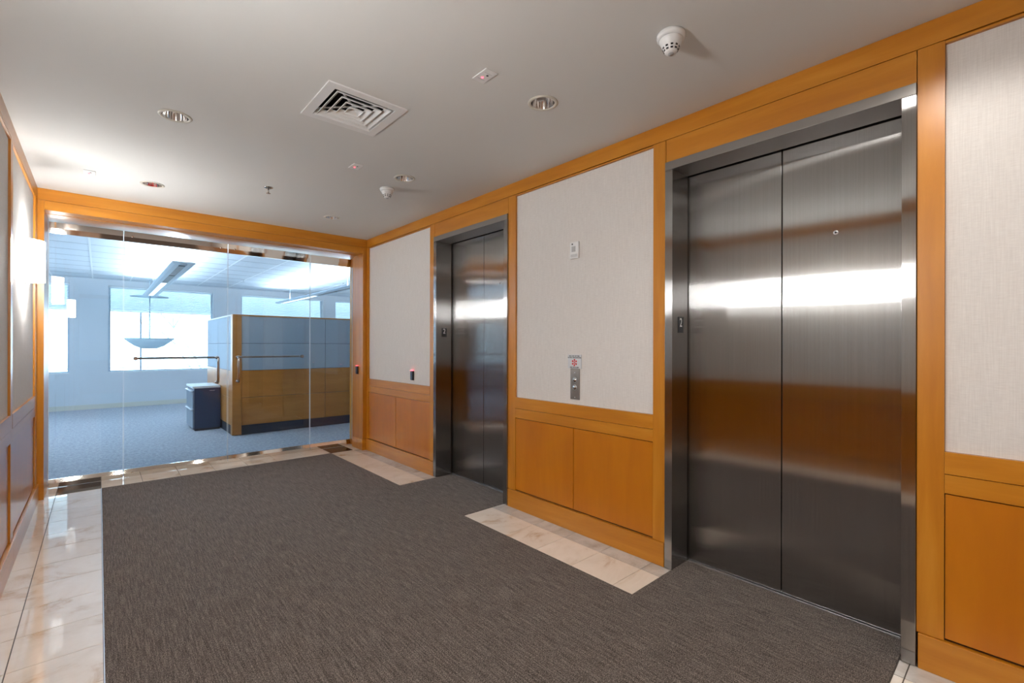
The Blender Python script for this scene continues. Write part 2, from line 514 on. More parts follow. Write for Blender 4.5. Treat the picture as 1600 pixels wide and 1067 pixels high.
# ------------------------------------------------------------------ rear of the lobby (behind the camera)
wall_k = setting('wall_rear')
obj('wall_core', MB().box(-.42, 2.63, YB-.12, YB-.025, 0, 2.86), 'groove', wall_k)
obj('top_board', MB().box(XL+.001, XR-.001, YB-.0245, YB-.001, Z_TB, H-.001), 'wood_x', wall_k)
obj('woven_panel', MB().box(XL+.001, XR-.001, YB-.0245, YB-.012, Z_RAIL+.001, Z_TB-.003), 'fabric', wall_k)
obj('chair_rail', MB().box(XL+.001, XR-.001, YB-.0245, YB-.001, Z_S2+.004, Z_RAIL), 'wood_x', wall_k)
obj('wood_panel', MB().box(XL+.001, XR-.001, YB-.0245, YB-.004, .002, Z_PT-.001), 'wood_panel', wall_k)

# ------------------------------------------------------------------ ceilings
CANS = [(.340, 3.425), (.340, 5.015), (1.874, 1.845), (1.874, 3.435), (1.874, 5.020)]
CANS_LIT = [(1.874, .255), (.340, .255), (1.874, -1.335), (.340, -1.335), (1.874, -2.92), (.340, -2.92)]  # all but the first are unseen, added as fill light for the lobby
VENT = (1.112, 2.646, .452)
def holed_ceiling():
    cu = bpy.data.curves.new('c', 'CURVE'); cu.dimensions = '2D'; cu.fill_mode = 'BOTH'; cu.extrude = .02
    def loop(pts):
        s = cu.splines.new('POLY'); s.points.add(len(pts)-1); s.use_cyclic_u = True
        for p, q in zip(s.points, pts): p.co = (*q, 0, 1)
    loop([(-.45, YB-.1), (2.64, YB-.1), (2.64, 6.24), (-.45, 6.24)])
    for x, y in CANS + CANS_LIT:
        loop([(x+.068*cos(2*pi*k/48), y+.068*sin(2*pi*k/48)) for k in range(48)])
    vx, vy, s = VENT; s = s/2-.045
    loop([(vx-s, vy-s), (vx+s, vy-s), (vx+s, vy+s), (vx-s, vy+s)])
    t = bpy.data.objects.new('tmp', cu); COL.objects.link(t)
    me = bpy.data.meshes.new_from_object(t.evaluated_get(bpy.context.evaluated_depsgraph_get()))
    bpy.data.objects.remove(t)
    me.transform(Matrix.Translation((0, 0, H+.02)))
    me.materials.clear(); me.materials.append(M['ceiling'])
    o = bpy.data.objects.new('ceiling', me); COL.objects.link(o); o['kind'] = 'structure'
    return o
ceiling = holed_ceiling()
obj('ceiling_deck', MB().box(-.6, 3.05, YB-.2, 6.30, 2.95, 3.0), 'dark', ceiling)

ceil_o = structure('ceiling_office', MB().box(-3.6, 9.2, 6.312, 13.2, OC, OC+.1), 'ctile')
gb = MB()
x = -.10 - .61*5
while x < 9.1:
    gb.box(x-.012, x+.012, 6.32, 13.19, OC-.004, OC-.0005); x += .61
obj('ceiling_grid', gb, 'cgrid', ceil_o)
gs = MB(); y = 6.9
while y < 13.1:
    gs.box(-3.59, 9.19, y-.003, y+.003, OC-.0025, OC-.0005); y += .61
obj('tile_joint', gs, 'lamp_grey', ceil_o)

# ------------------------------------------------------------------ office walls and windows
WIN = [(-2.375, -.455), (.152, 2.070), (2.670, 4.680), (5.030, 6.95)]
ZS, ZT = .765, 2.632
wall_f = setting('wall_office_far')
fw = MB()
edges = [-3.6] + [v for w in WIN for v in w] + [9.2]
for a, b in zip(edges[::2], edges[1::2]):
    fw.box(a, b, YF, YF+.2, 0, 2.86)
for a, b in WIN:
    fw.box(a, b, YF, YF+.2, 0, ZS).box(a, b, YF, YF+.2, ZT, 2.86)
obj('wall_core', fw, 'paint_office', wall_f)
obj('skirting', MB().box(-3.59, 9.19, YF-.012, YF-.0005, .001, .10), 'cream_ring', wall_f)
wall_ol = setting('wall_office_left')
obj('wall_core', MB().box(-3.72, -3.602, 6.25, 13.4, 0, .8).box(-3.72, -3.602, 6.25, 13.4, 2.25, 2.86)
    .box(-3.72, -3.602, 6.25, 7.8, .8, 2.25).box(-3.72, -3.602, 12.7, 13.4, .8, 2.25), 'paint_office', wall_ol)
w6 = setting('window_5', (-3.66, 10.25, .8))  # side window added to bring daylight in and show in the door reflections
fm = MB().box(-3.70, -3.65, 7.802, 12.698, .802, .84).box(-3.70, -3.65, 7.802, 12.698, 2.21, 2.248)
for yy in (7.82, 9.42, 11.05, 12.68):
    fm.box(-3.70, -3.65, yy-.018, yy+.018, .84, 2.21)
obj('window_frame', fm, 'fixture', w6)
obj('pane', MB().box(-3.68, -3.674, 7.84, 12.66, .84, 2.21), 'win_glass', w6)
structure('wall_office_right', MB().box(9.202, 9.32, 6.25, 13.4, 0, 2.86), 'paint_office')

blind0 = None
for i, (a, b) in enumerate(WIN):
    w = setting('window_%d' % (i+1), ((a+b)/2, YF+.12, ZS))
    t = .035
    fm = MB()
    e = .0015
    fm.box(a+e, b-e, YF+.12, YF+.17, ZS+e, ZS+t).box(a+e, b-e, YF+.12, YF+.17, ZT-t, ZT-e)
    fm.box(a+e, a+t, YF+.12, YF+.17, ZS+t, ZT-t).box(b-t, b-e, YF+.12, YF+.17, ZS+t, ZT-t)
    mx = a + .55
    fm.box(mx-.015, mx+.015, YF+.12, YF+.17, ZS+t, 2.085)
    obj('window_frame', fm, 'fixture', w)
    obj('pane', MB().box(a+t, b-t, YF+.14, YF+.146, ZS+t, ZT-t), 'win_glass', w)
    obj('window_sill', MB().box(a+.002, b-.002, YF+.002, YF+.118, ZS+.0005, ZS+.012), 'white', w)
    # the blind hangs in the window opening
    nm = ['in the window nearest the left end of the office', 'in the office window behind the bowl pendant',
          'in the wide office window seen above the partition', 'in the far right office window behind the partition top'][i]
    bl = thing('venetian_blind', ((a+b)/2, YF+.06, ZT), 'white venetian blind ' + nm, 'blind', 'venetian blinds in the office windows')
    obj('headrail', MB().box(a+.006, b-.006, YF+.035, YF+.085, ZT-.035, ZT-.001), 'blind', bl)
    sl = MB(); z = ZT-.055
    while z > ZS+.115:
        rot = Matrix.Rotation(radians(34 if z > 2.09 else 9), 3, 'X')
        sl.box(a+.01, b-.01, YF+.048, YF+.073, z-.0006, z+.0006, rot=rot)
        z -= .030
    obj('slats', sl, 'blind', bl)
    obj('bottom_rail', MB().box(a+.01, b-.01, YF+.047, YF+.075, ZS+.085, ZS+.100), 'fixture', bl)
    lc = MB()
    for q in (.12, .5, .88):
        xx = a + (b-a)*q
        lc.box(xx-.0015, xx+.0015, YF+.046, YF+.0475, ZS+.1, ZT-.035)
    obj('ladder_cord', lc, 'blind', bl)

# outdoors: an overhang over the windows, pale ground, a bare tree
structure('exterior_overhang', MB().box(-8, 14, 14.2, 15.0, 2.17, 3.4), 'overhang')
structure('ground', MB().box(-60, 60, 13.6, 120, -4.2, -4.0), 'ground')
tr = MB()
def branch(p, d, L, r, n):
    q = p + d*L
    tr.tube([p, (p+q)/2 + Vector((random.uniform(-.05, .05), 0, random.uniform(-.05, .05)))*L, q], [r, r*.85, r*.65], seg=7)
    if n == 0: return
    for _ in range(3):
        nd = (d + Vector((random.uniform(-.9, .9), random.uniform(-.5, .5), random.uniform(-.1, .6)))).normalized()
        branch(q, nd, L*random.uniform(.55, .8), r*.55, n-1)
branch(Vector((3.6, 24, -4)), Vector((0, 0, 1)), 3.6, .085, 5)
tag(obj('bare_tree', tr, 'bark'), 'bare branching tree outside, seen through the blind behind the bowl pendant', 'tree')

# ------------------------------------------------------------------ glass screen: two side panels, two doors
Z0, Z1, Z2, Z3 = .004, .082, 2.428, 2.531
def screen(name, x0, x1, label, cat, hinge):
    t = thing(name, ((x0+x1)/2, YG, 0), label, cat)
    g = .003
    obj('pane', MB().box(x0+g, x1-g, YG+.012, YG+.022, Z1-.01, Z2+.01), 'glass', t)
    for a, b in ((x0+g, x0+g+.0025), (x1-g-.0025, x1-g)):
        obj('glass_edge', MB().box(a, b, YG+.0115, YG+.0225, Z1+.001, Z2-.001), 'glass_edge', t)
    def rail(name, pts):
        mb = MB()
        a = [mb.bm.verts.new((x0+g, YG+y, z)) for y, z in pts]; b = [mb.bm.verts.new((x1-g, YG+y, z)) for y, z in pts]
        n = len(pts)
        mb.bm.faces.new(a); mb.bm.faces.new(b[::-1])
        for i in range(n): mb.bm.faces.new((a[i], b[i], b[(i+1) % n], a[(i+1) % n]))
        obj(name, mb, 'chrome', t)
    rail('bottom_rail', [(0, Z0), (0, .045), (.0105, Z1), (.0235, Z1), (.034, .045), (.034, Z0)])
    rail('top_rail', [(-.006, Z3), (.0005, Z2+.048), (.0105, Z2), (.0235, Z2), (.0335, Z2+.048), (.040, Z3)])
    bt = MB()
    for xx in ((x0+.07, x1-.07) if hinge else ()):
        for zz in ((Z0+Z1)/2, (Z2+Z3)/2):
            bt.lathe([(0, -.003), (.008, -.003), (.0095, 0)], (0, 0, 0), 16)
            vs = [v for v in bt.bm.verts if not v.tag]
            for v in vs:
                v.co = Vector((xx + v.co.x, YG - .0005 + v.co.z, zz + v.co.y)); v.tag = True
    if hinge: obj('rail_screw', bt, 'chrome_bar', t)
    else: bt.bm.free()
    return t
screen('glass_panel', -.3605, .188, 'narrow fixed glass panel beside the left wall, with chrome rails', 'glass panel', False)
d1 = screen('glass_door', .188, 1.114, 'clear glass door whose push bar crosses the bowl pendant and window', 'glass door', True)
d2 = screen('glass_door', 1.114, 2.035, 'clear glass door whose push bar crosses the wooden partition', 'glass door', True)
screen('glass_panel', 2.035, 2.5985, 'narrow fixed glass panel beside the jamb with the card reader', 'glass panel', False)

def pull(door, xv, xe):
    s = 1 if xe > xv else -1
    # lobby side: upright pull with bent ends
    zt, zb, yo = 1.222, .938, YG-.055
    pts = [(xv, YG+.011, zt)]
    for k in range(5):
        a = pi/2*k/4
        pts.append((xv, YG-.02 - .035*sin(a), zt - .0 - .02*(1-cos(a))))
    pts += [(xv, yo, zt-.05), (xv, yo, zb+.05)]
    for k in range(5):
        a = pi/2*(1-k/4)
        pts.append((xv, YG-.02 - .035*sin(a), zb + .02*(1-cos(a))))
    pts.append((xv, YG+.011, zb))
    h = obj('pull_handle', MB().tube(pts, .0125, 16), 'chrome_bar', door)
    obj('handle_collar', MB().tube([(xv, YG+.0115, zt), (xv, YG+.003, zt)], .02, 18)
        .tube([(xv, YG+.0115, zb), (xv, YG+.003, zb)], .02, 18), 'chrome_bar', h)
    # office side: level push bar with bent ends
    y2 = YG+.075
    pts = [(xv, YG+.0225, zt)]
    for k in range(6):
        a = pi/2*k/5
        pts.append((xv + s*.03*(1-cos(a)), YG+.045 + .03*sin(a), zt))
    pts += [((xv+xe)/2, y2, zt)]
    for k in range(6):
        a = pi/2*(1-k/5)
        pts.append((xe - s*.03*(1-cos(a)), YG+.045 + .03*sin(a), zt))
    pts.append((xe, YG+.0225, zt))
    p = obj('push_bar', MB().tube(pts, .0125, 16), 'chrome_bar', door)
    obj('handle_collar', MB().tube([(xe, YG+.0225, zt), (xe, YG+.031, zt)], .02, 18)
        .tube([(xe, YG+.0115, zt), (xe, YG+.003, zt)], .02, 18), 'chrome_bar', p)
pull(d1, 1.010, .285)
pull(d2, 1.217, 1.938)

# ------------------------------------------------------------------ elevators
def elevator(y0, y1, label):
    yc = (y0+y1)/2
    t = thing('elevator_entrance', (2.70, yc, 0), label, 'elevator', 'elevators along the right-hand wall')
    jw = .0495
    XF = XR-.012
    for a, b in ((y0+.0005, y0+jw), (y1-jw, y1-.0005)):
        obj('jamb', MB().box(XF, 2.790, a, b, .004, 2.4425), 'steel', t, bevel=.0012)
    obj('head', MB().box(XF-.001, 2.790, y0+.0005, y1-.0005, 2.4435, 2.4925), 'steel_dark', t, bevel=.0012)
    for s, (a, b) in enumerate(((y0+.03, yc-.0025), (yc+.0025, y1-.03))):
        lf = obj('door_leaf', MB().box(2.806, 2.838, a, b, .011, 2.475), 'steel', t, bevel=.0025)
        if s == 0:
            ky, kz = yc-.25, 1.947
            # small round escutcheon with a key hole
            kb = MB().lathe([(.0, -.0022), (.0095, -.0022), (.0115, 0)], (0, 0, 0), 24)
            for v in kb.bm.verts: v.co = Vector((2.8055+v.co.z, ky+v.co.x, kz+v.co.y))
            k = obj('key_escutcheon', kb, 'alu', lf)
            kh = MB().lathe([(0, -.0008), (.005, -.0008), (.005, 0)], (0, 0, 0), 18)
            for v in kh.bm.verts: v.co = Vector((2.8032+v.co.z, ky+v.co.x, kz+v.co.y))
            kh.box(2.8024, 2.8032, ky-.0085, ky, kz-.0012, kz+.0022)
            obj('key_hole', kh, 'black', lf)
    obj('sill', MB().box(2.7905, 2.86, y0+.052, y1-.052, -.003, .008), 'alu', t)
    obj('door_gap_shade', MB().box(2.842, 2.85, y0+.012, y1-.012, .011, 2.485), 'dark', t)  # near-black sheet stands in for the shade in the door gaps
    return t
elevator(*EL[0], 'nearer steel elevator entrance, the widest one, at the right of the photo')
elevator(*EL[1], 'farther steel elevator entrance, between two panelled wall bays')

# floor numbers on the left jambs (each faces the camera along -Y)
def number_plate(y1, zc, label, w, h, sx):
    yj = y1-.0495
    t = thing('floor_number_plate', (2.700, yj-.001, zc), label, 'sign', 'floor number plates on the elevator jambs')
    obj('plate', MB().box(2.700-w/2, 2.700+w/2, yj-.003, yj-.0008, zc-h/2, zc+h/2), 'black', t, bevel=.0006)
    text_mesh('2', h*.78, 'sign_white', t, 'number', (2.700, yj-.0036, zc+h*.12), ROT_FY, sx)
    return t
number_plate(EL[0][1], 1.497, 'black plate numbered 2 on the left jamb of the nearer elevator', .062, .098, .72)
number_plate(EL[1][1], 1.50, 'black plate numbered 2 on the left jamb of the farther elevator', .062, .092, .95)

# ------------------------------------------------------------------ wall devices
XW = 2.6275
cp_ = thing('elevator_call_panel', (XW, 2.243, .970), 'steel call button panel with two round buttons under the fire sign', 'call panel')
obj('face_plate', MB().box(XW-.007, XW-.0008, 2.200, 2.287, .970, 1.196), 'steel_dark', cp_, bevel=.0015)
for z in (1.114, 1.058):
    bb = MB().ball((XW-.0075, 2.2435, z), .017, sc=(.45, 1, 1))
    b_ = obj('call_button', bb, 'chrome_bar', cp_)
    rr = MB().lathe([(.0175, -.0022), (.0195, -.0022), (.0205, 0)], (0, 0, 0), 28)
    for v in rr.bm.verts: v.co = Vector((XW-.0072+v.co.z, 2.2435+v.co.x, z+v.co.y))
    obj('button_ring', rr, 'alu', b_)
for z in (1.168, .985):
    sb = MB().lathe([(0, -.0015), (.004, -.0012), (.005, 0)], (0, 0, 0), 14)
    for v in sb.bm.verts: v.co = Vector((XW-.0072+v.co.z, 2.2435+v.co.x, z+v.co.y))
    obj('plate_screw', sb, 'alu', cp_)

fs = thing('fire_sign', (XW, 2.2485, 1.198), 'silver fire notice with a red pictogram above the call buttons', 'sign')
obj('sign_plate', MB().box(XW-.006, XW-.0008, 2.184, 2.313, 1.1985, 1.300), 'sign_face', fs, bevel=.001)
xs = XW-.0068
text_mesh('IN CASE OF FIRE', .0135, 'sign_ink', fs, 'lettering', (xs, 2.2485, 1.289), ROT_RW)
text_mesh('DO NOT USE ELEVATORS', .0120, 'sign_ink', fs, 'lettering', (xs, 2.2485, 1.277), ROT_RW, .92)
text_mesh('USE THE STAIRS', .0120, 'sign_ink', fs, 'lettering', (xs, 2.2485, 1.2065), ROT_RW)
pic = MB()
def poly(pts):
    vs = [pic.bm.verts.new((xs-.0002, 2.2485 - u, 1.2415 + v)) for u, v in pts]
    pic.bm.faces.new(vs)
for a in range(6):                                  # a flame-like ring of red wedges round a small figure
    t0 = radians(60*a + 12); t1 = radians(60*a + 48)
    poly([(.011*cos(t0), .011*sin(t0)), (.026*cos(t0), .026*sin(t0)), (.027*cos((t0+t1)/2), .027*sin((t0+t1)/2)),
          (.024*cos(t1), .024*sin(t1)), (.011*cos(t1), .011*sin(t1))])
poly([(-.004, -.008), (.004, -.008), (.005, .003), (-.005, .003)])
poly([(-.003, .004), (.003, .004), (.003, .010), (-.003, .010)])
r_ = bmesh.ops.extrude_face_region(pic.bm, geom=pic.bm.faces[:])
bmesh.ops.translate(pic.bm, verts=[v for v in r_['geom'] if isinstance(v, bmesh.types.BMVert)], vec=(.0006, 0, 0))
obj('pictogram', pic, 'sign_red', fs)

al = thing('alarm_strobe', (XW, 2.246, 2.006), 'small white wall alarm high on the woven panel between the elevators', 'alarm')
obj('housing', MB().box(XW-.016, XW-.0008, 2.205, 2.289, 2.008, 2.132), 'plastic', al, bevel=.006)
obj('lens_window', MB().box(XW-.0185, XW-.0162, 2.232, 2.268, 2.058, 2.098), 'plastic_shade', al, bevel=.001)
eb = MB().lathe([(0, -.002), (.006, -.002), (.006, 0)], (0, 0, 0), 18)
for v in eb.bm.verts: v.co = Vector((XW-.0162+v.co.z, 2.262+v.co.x, 2.115+v.co.y))
obj('sensor_eye', eb, 'black', al)
gl = MB()
for k in range(5):
    gl.box(XW-.0172, XW-.0162, 2.216+k*.013, 2.222+k*.013, 2.018, 2.040)
obj('sounder_grille', gl, 'plastic_shade', al)

def reader(name, loc, facing, label):
    t = thing(name, loc, label, 'card reader', 'card readers by the glass doors')
    x, y, z = loc
    def bx(d0, d1, w0, w1, z0, z1):
        # d = out of the wall, w = along it
        if facing == 'x':      # on a face that looks towards -X
            return (x-d1, x-d0, y+w0, y+w1, z+z0, z+z1)
        return (x+w0, x+w1, y-d1, y-d0, z+z0, z+z1)
    obj('body', MB().box(*bx(.001, .022, -.024, .024, -.055, .050)), 'black', t, bevel=.004)
    obj('face', MB().box(*bx(.0222, .026, -.019, .019, -.049, .036)), 'navy', t, bevel=.0015)
    obj('status_light', MB().box(*bx(.006, .0235, -.020, .020, .0505, .056)), 'led', t, bevel=.001)
    return t
reader('card_reader', (XW, 4.612, 1.030), 'x', 'black card reader with a red light on the woven panel left of the farther elevator')
reader('card_reader', (2.5590, 5.935, 1.040), 'x', 'black card reader with a red light on the wooden jamb beside the glass')

# ------------------------------------------------------------------ wall lamps on the left wall
def sconce(y, z, label):
    xw = -.4155
    t = thing('wall_sconce', (xw, y, z), label, 'wall lamp', 'wall lamps on the left wall')
    hw, h, dp = .115, .30, .100
    out, inn = [], []
    n = 22
    for k in range(n+1):
        a = pi*k/n
        out.append((xw+.012 + dp*sin(a)**.8, y - hw*cos(a)))
        inn.append((xw+.012 + (dp-.005)*sin(a)**.8, y - (hw-.004)*cos(a)))
    obj('shade', MB().prism(out + inn[::-1], z-h/2, z+h/2), 'sconce', t)
    obj('back_plate', MB().box(xw+.001, xw+.010, y-.085, y+.085, z-.12, z+.12), 'white', t, bevel=.002)
    br = MB()
    for s in (-1, 1):
        br.box(xw+.010, xw+.022, y+s*.112-.006, y+s*.112+.006, z-h/2-.012, z-h/2-.001)
    br.box(xw+.001, xw+.0105, y-.118, y+.118, z-h/2-.012, z-h/2-.002)
    obj('bracket', br, 'chrome_bar', t)
    return t
sconce(4.95, 1.985, 'bright white half-round wall lamp beside the glass screen')
sconce(1.37, 1.985, 'bright white half-round wall lamp on the left wall near the camera')

# ------------------------------------------------------------------ ceiling devices
def can(x, y, lit, label, group):
    t = thing('downlight', (x, y, H), label, 'downlight', group)
    obj('trim_ring', MB().lathe([(.066, .002), (.066, -.004), (.074, -.0062), (.084, -.0035), (.0855, -.0006), (.0665, -.0004)],
        (x, y, H), 48, close=True), 'cream_ring', t)
    rf = MB().lathe([(.0655, -.001), (.063, .03), (.056, .065), (.046, .10), (.046, .13), (0.0005, .13)], (x, y, H), 48)
    obj('reflector', rf, 'reflector', t)
    lm = MB()
    for s in (-1, 1):
        lm.box(x-.012+s*.016, x+.012+s*.016, y-.011, y+.011, H+.05, H+.125)
    l = obj('lamp', lm, 'can_lamp' if lit else 'white', t, bevel=.004)
    return t
names = ['off downlight left of the square air vent', 'off downlight with a red dot inside near the wooden header on the left',
         'off downlight right of the nearer indicator plate, largest in view', 'off downlight beside the farther smoke detector',
         'off downlight nearest the glass screen on the right']
for (x, y), nm in zip(CANS, names):
    c = can(x, y, False, nm, 'downlights that are off')
    if (x, y) == CANS[1]:
        obj('red_tag', MB().box(x-.006, x+.006, y-.030, y-.022, H+.0005, H+.014), 'red_dot', c)
lit_names = ['lit downlight in front of the nearer elevator', 'added unseen downlight above the camera',
             'added unseen downlight, right row, first behind the camera', 'added unseen downlight, left row, first behind the camera',
             'added unseen downlight, right row, second behind the camera', 'added unseen downlight, left row, second behind the camera']
for (x, y), nm in zip(CANS_LIT, lit_names):
    can(x, y, True, nm, 'downlights that are lit')
    L = bpy.data.lights.new('downlight_beam', 'SPOT')
    L.energy = 22; L.spot_size = radians(150); L.spot_blend = .35; L.shadow_soft_size = .05; L.color = (1, .955, .90)
    lo = bpy.data.objects.new('downlight_beam', L); COL.objects.link(lo); lo.location = (x, y, H-.006)

vx, vy, vs = VENT
vt = thing('air_vent', (vx, vy, H), 'square white four-way air vent in the lobby ceiling', 'air vent')
def ring(mb, h0, z0, h1, z1, th=.0025):
    """A square frustum band (outer half-size h0 at z0 up to h1 at z1) with thickness."""
    for (ca, sa) in ((1, 0), (0, 1), (-1, 0), (0, -1)):
        def P(h, u, z): return (vx + ca*h - sa*u, vy + sa*h + ca*u, z)
        q = []
        for dz in (0, th):
            q.append([mb.bm.verts.new(P(h0, -h0, z0+dz)), mb.bm.verts.new(P(h0, h0, z0+dz)),
                      mb.bm.verts.new(P(h1, h1, z1+dz)), mb.bm.verts.new(P(h1, -h1, z1+dz))])
        a, b = q
        mb.bm.faces.new(a); mb.bm.faces.new(b[::-1])
        for i in range(4):
            mb.bm.faces.new((a[i], a[(i+1) % 4], b[(i+1) % 4], b[i]))
fr = MB(); h = vs/2
for (a, b, c, d) in ((-h, h, -h, -h+.05), (-h, h, h-.05, h), (-h, -h+.05, -h+.05, h-.05), (h-.05, h, -h+.05, h-.05)):
    fr.box(vx+a, vx+b, vy+c, vy+d, H-.009, H-.001)
ring(fr, h-.05, H-.007, h-.062, H+.03)
obj('frame', fr, 'white', vt)
for k in range(3):
    lv = MB(); o = h-.068-k*.040
    ring(lv, o, H-.007, o-.024, H+.011)
    ring(lv, o, H-.0115, o-.0003, H-.0072)
    obj('louvre', lv, 'white', vt)
lv = MB(); ring(lv, .040, H-.007, .012, H+.011); ring(lv, .040, H-.0115, .0397, H-.0072); lv.box(vx-.013, vx+.013, vy-.013, vy+.013, H+.010, H+.013)
obj('centre_cone', lv, 'white', vt)
st = MB()
for rz in (45, -45):
    st.box(vx-.24, vx+.24, vy-.004, vy+.004, H+.020, H+.026, rot=Matrix.Rotation(radians(rz), 3, 'Z'))
obj('cross_brace', st, 'white', vt)
s = h-.044
obj('plenum', MB().box(vx-s, vx+s, vy-s, vy+s, H+.12, H+.13).box(vx-s, vx-s+.004, vy-s, vy+s, H+.041, H+.12)
    .box(vx+s-.004, vx+s, vy-s, vy+s, H+.041, H+.12).box(vx-s, vx+s, vy-s, vy-s+.004, H+.041, H+.12)
    .box(vx-s, vx+s, vy+s-.004, vy+s, H+.041, H+.12), 'dark', vt)

def indicator(x, y, label):
    t = thing('ceiling_indicator', (x, y, H), label, 'indicator plate', 'indicator plates in the lobby ceiling')
    obj('plate', MB().box(x-.036, x+.036, y-.058, y+.058, H-.006, H-.0006), 'plastic', t, bevel=.0015)
    for yy in (y-.030, y+.030):
        obj('plate_seam', MB().box(x-.022, x+.022, yy-.0008, yy+.0008, H-.0067, H-.0061), 'plastic_shade', t)
    obj('indicator_light', MB().ball((x-.004, y-.022+.036, H-.0065), .0065, sc=(1, 1, .5)), 'led', t)
    obj('sensor_hole', MB().lathe([(0, -.0012), (.006, -.0012), (.006, 0)], (x+.006, y-.014, H-.0061), 18), 'black', t)
indicator(1.462, 1.853, 'white ceiling plate with red light, nearest the camera, left of the largest downlight')
indicator(1.469, 3.453, 'white ceiling plate with red light above the farther smoke detector')
indicator(-.058, 5.00, 'white ceiling plate with red light above the left corner of the glass screen')

def detector(x, y, label):
    t = thing('smoke_detector', (x, y, H), label, 'smoke detector', 'smoke detectors in the lobby ceiling')
    obj('base', MB().lathe([(.0005, -.0008), (.060, -.0008), (.061, -.012), (.058, -.021), (.048, -.024), (.0005, -.024)], (x, y, H), 48), 'plastic', t)
    obj('head', MB().lathe([(.049, -.0245), (.049, -.031), (.046, -.036), (.026, -.079), (.023, -.083), (.0005, -.085)], (x, y, H), 48), 'plastic', t)
    sl = MB()
    for k in range(10):
        for zz in (-.060, -.071):
            rr = .026 + (.046-.026)*(zz+.079)/.043
            m = Matrix.Rotation(2*pi*k/10, 3, 'Z')
            sl.box(x+rr-.006, x+rr+.0012, y-.0052, y+.0052, H+zz-.0035, H+zz+.0035, rot=m, pivot=(x, y, H))
    obj('smoke_slots', sl, 'black', t)
    obj('test_cap', MB().lathe([(.013, -.0852), (.012, -.088), (.0005, -.088)], (x, y, H), 24), 'plastic_shade', t)
detector(1.882, 1.062, 'white cone smoke detector near the nearer elevator, largest in view')
detector(1.884, 3.765, 'white cone smoke detector beside a downlight, farther down the lobby')

def sprinkler(x, y, zc, label, mat, group):
    t = thing('ceiling_sprinkler', (x, y, zc), label, 'sprinkler', group)
    obj('escutcheon', MB().lathe([(.0005, -.0006), (.036, -.0006), (.036, -.004), (.022, -.011), (.0005, -.012)], (x, y, zc), 32), mat, t)
    obj('stem', MB().tube([(x, y, zc-.0125), (x, y, zc-.05)], .006, 12), mat, t)
    dfl = MB().lathe([(.0005, -.051), (.017, -.051), (.018, -.0535), (.0005, -.0545)], (x, y, zc), 20)
    obj('deflector', dfl, mat, t)
sprinkler(1.100, 4.43, H, 'chrome sprinkler head in the lobby ceiling between the two downlight rows', 'chrome_bar', 'sprinklers')
sprinkler(2.30, 11.2, OC, 'small sprinkler head in the office ceiling right of the linear light', 'alu', 'sprinklers')
sprinkler(4.10, 10.3, OC, 'small sprinkler head in the office ceiling above the partition', 'alu', 'sprinklers')

# ------------------------------------------------------------------ office things
def linear_light(xc, y0, y1, label):
    t = thing('pendant_light', (xc, (y0+y1)/2, 2.37), label, 'ceiling light', 'hanging linear lights in the office')
    w = .119
    def prof(mb, y0, y1):
        P = [(-w, 2.385), (-w+.03, 2.37), (-.038, 2.37), (-.038, 2.384), (.038, 2.384), (.038, 2.37), (w-.03, 2.37), (w, 2.385), (w, 2.402), (-w, 2.402)]
        a = [mb.bm.verts.new((xc+x, y0, z)) for x, z in P]; b = [mb.bm.verts.new((xc+x, y1, z)) for x, z in P]
        n = len(P)
        mb.bm.faces.new(a); mb.bm.faces.new(b[::-1])
        for i in range(n): mb.bm.faces.new((a[i], b[i], b[(i+1) % n], a[(i+1) % n]))
    b = MB(); prof(b, y0, y1); obj('body', b, 'fixture', t)
    obj('louvre', MB().box(xc-.036, xc+.036, y0+.22, y0+1.25, 2.3705, 2.3825), 'lamp_grey', t)
    obj('louvre', MB().box(xc-.036, xc+.036, y0+1.33, y0+2.35, 2.3705, 2.3825), 'lamp_grey', t)
    obj('lens', MB().box(xc-.036, xc+.036, y0+2.43, y1-.15, 2.3705, 2.3825), 'lens', t)
    obj('uplight_tube', MB().box(xc-.05, xc+.05, y0+.1, y1-.1, 2.4035, 2.412), 'tube', t)
    for yy in (y0+.75, y1-.75):
        obj('stem', MB().tube([(xc, yy, 2.413), (xc, yy, OC-.0045)], .006, 10), 'alu', t)
    return t
linear_light(.792, 7.05, 12.2, 'long hanging linear light in the office, seen end on through the glass')
linear_light(3.32, 7.4, 12.25, 'long hanging linear light above the wood and grey partition')
linear_light(-1.75, 7.05, 12.2, 'added linear light, out of view at the left end of the office')  # unseen extra fixture, added to brighten the office
linear_light(5.85, 7.4, 12.25, 'added linear light, out of view at the right end of the office')  # likewise added out of view for more office light

bx_, by_ = .82, 12.72
bp_ = thing('bowl_pendant', (bx_, by_, 1.29), 'pale bowl pendant lamp hanging in front of the office window', 'pendant lamp')
obj('bowl', MB().lathe([(.0005, 1.275), (.13, 1.282), (.25, 1.335), (.36, 1.420), (.445, 1.503), (.438, 1.505), (.35, 1.430), (.245, 1.348), (.13, 1.296), (.0005, 1.290)],
    (bx_, by_, 0), 56), 'bowl', bp_)
obj('reflector_disc', MB().lathe([(.0005, 2.398), (.335, 2.398), (.335, 2.406), (.0005, 2.416)], (bx_, by_, 0), 48), 'bowl', bp_)
obj('stem', MB().tube([(bx_, by_, 1.297), (bx_, by_, 2.3975)], .012, 12).tube([(bx_, by_, 2.4165), (bx_, by_, OC-.005)], .012, 12), 'bowl', bp_)

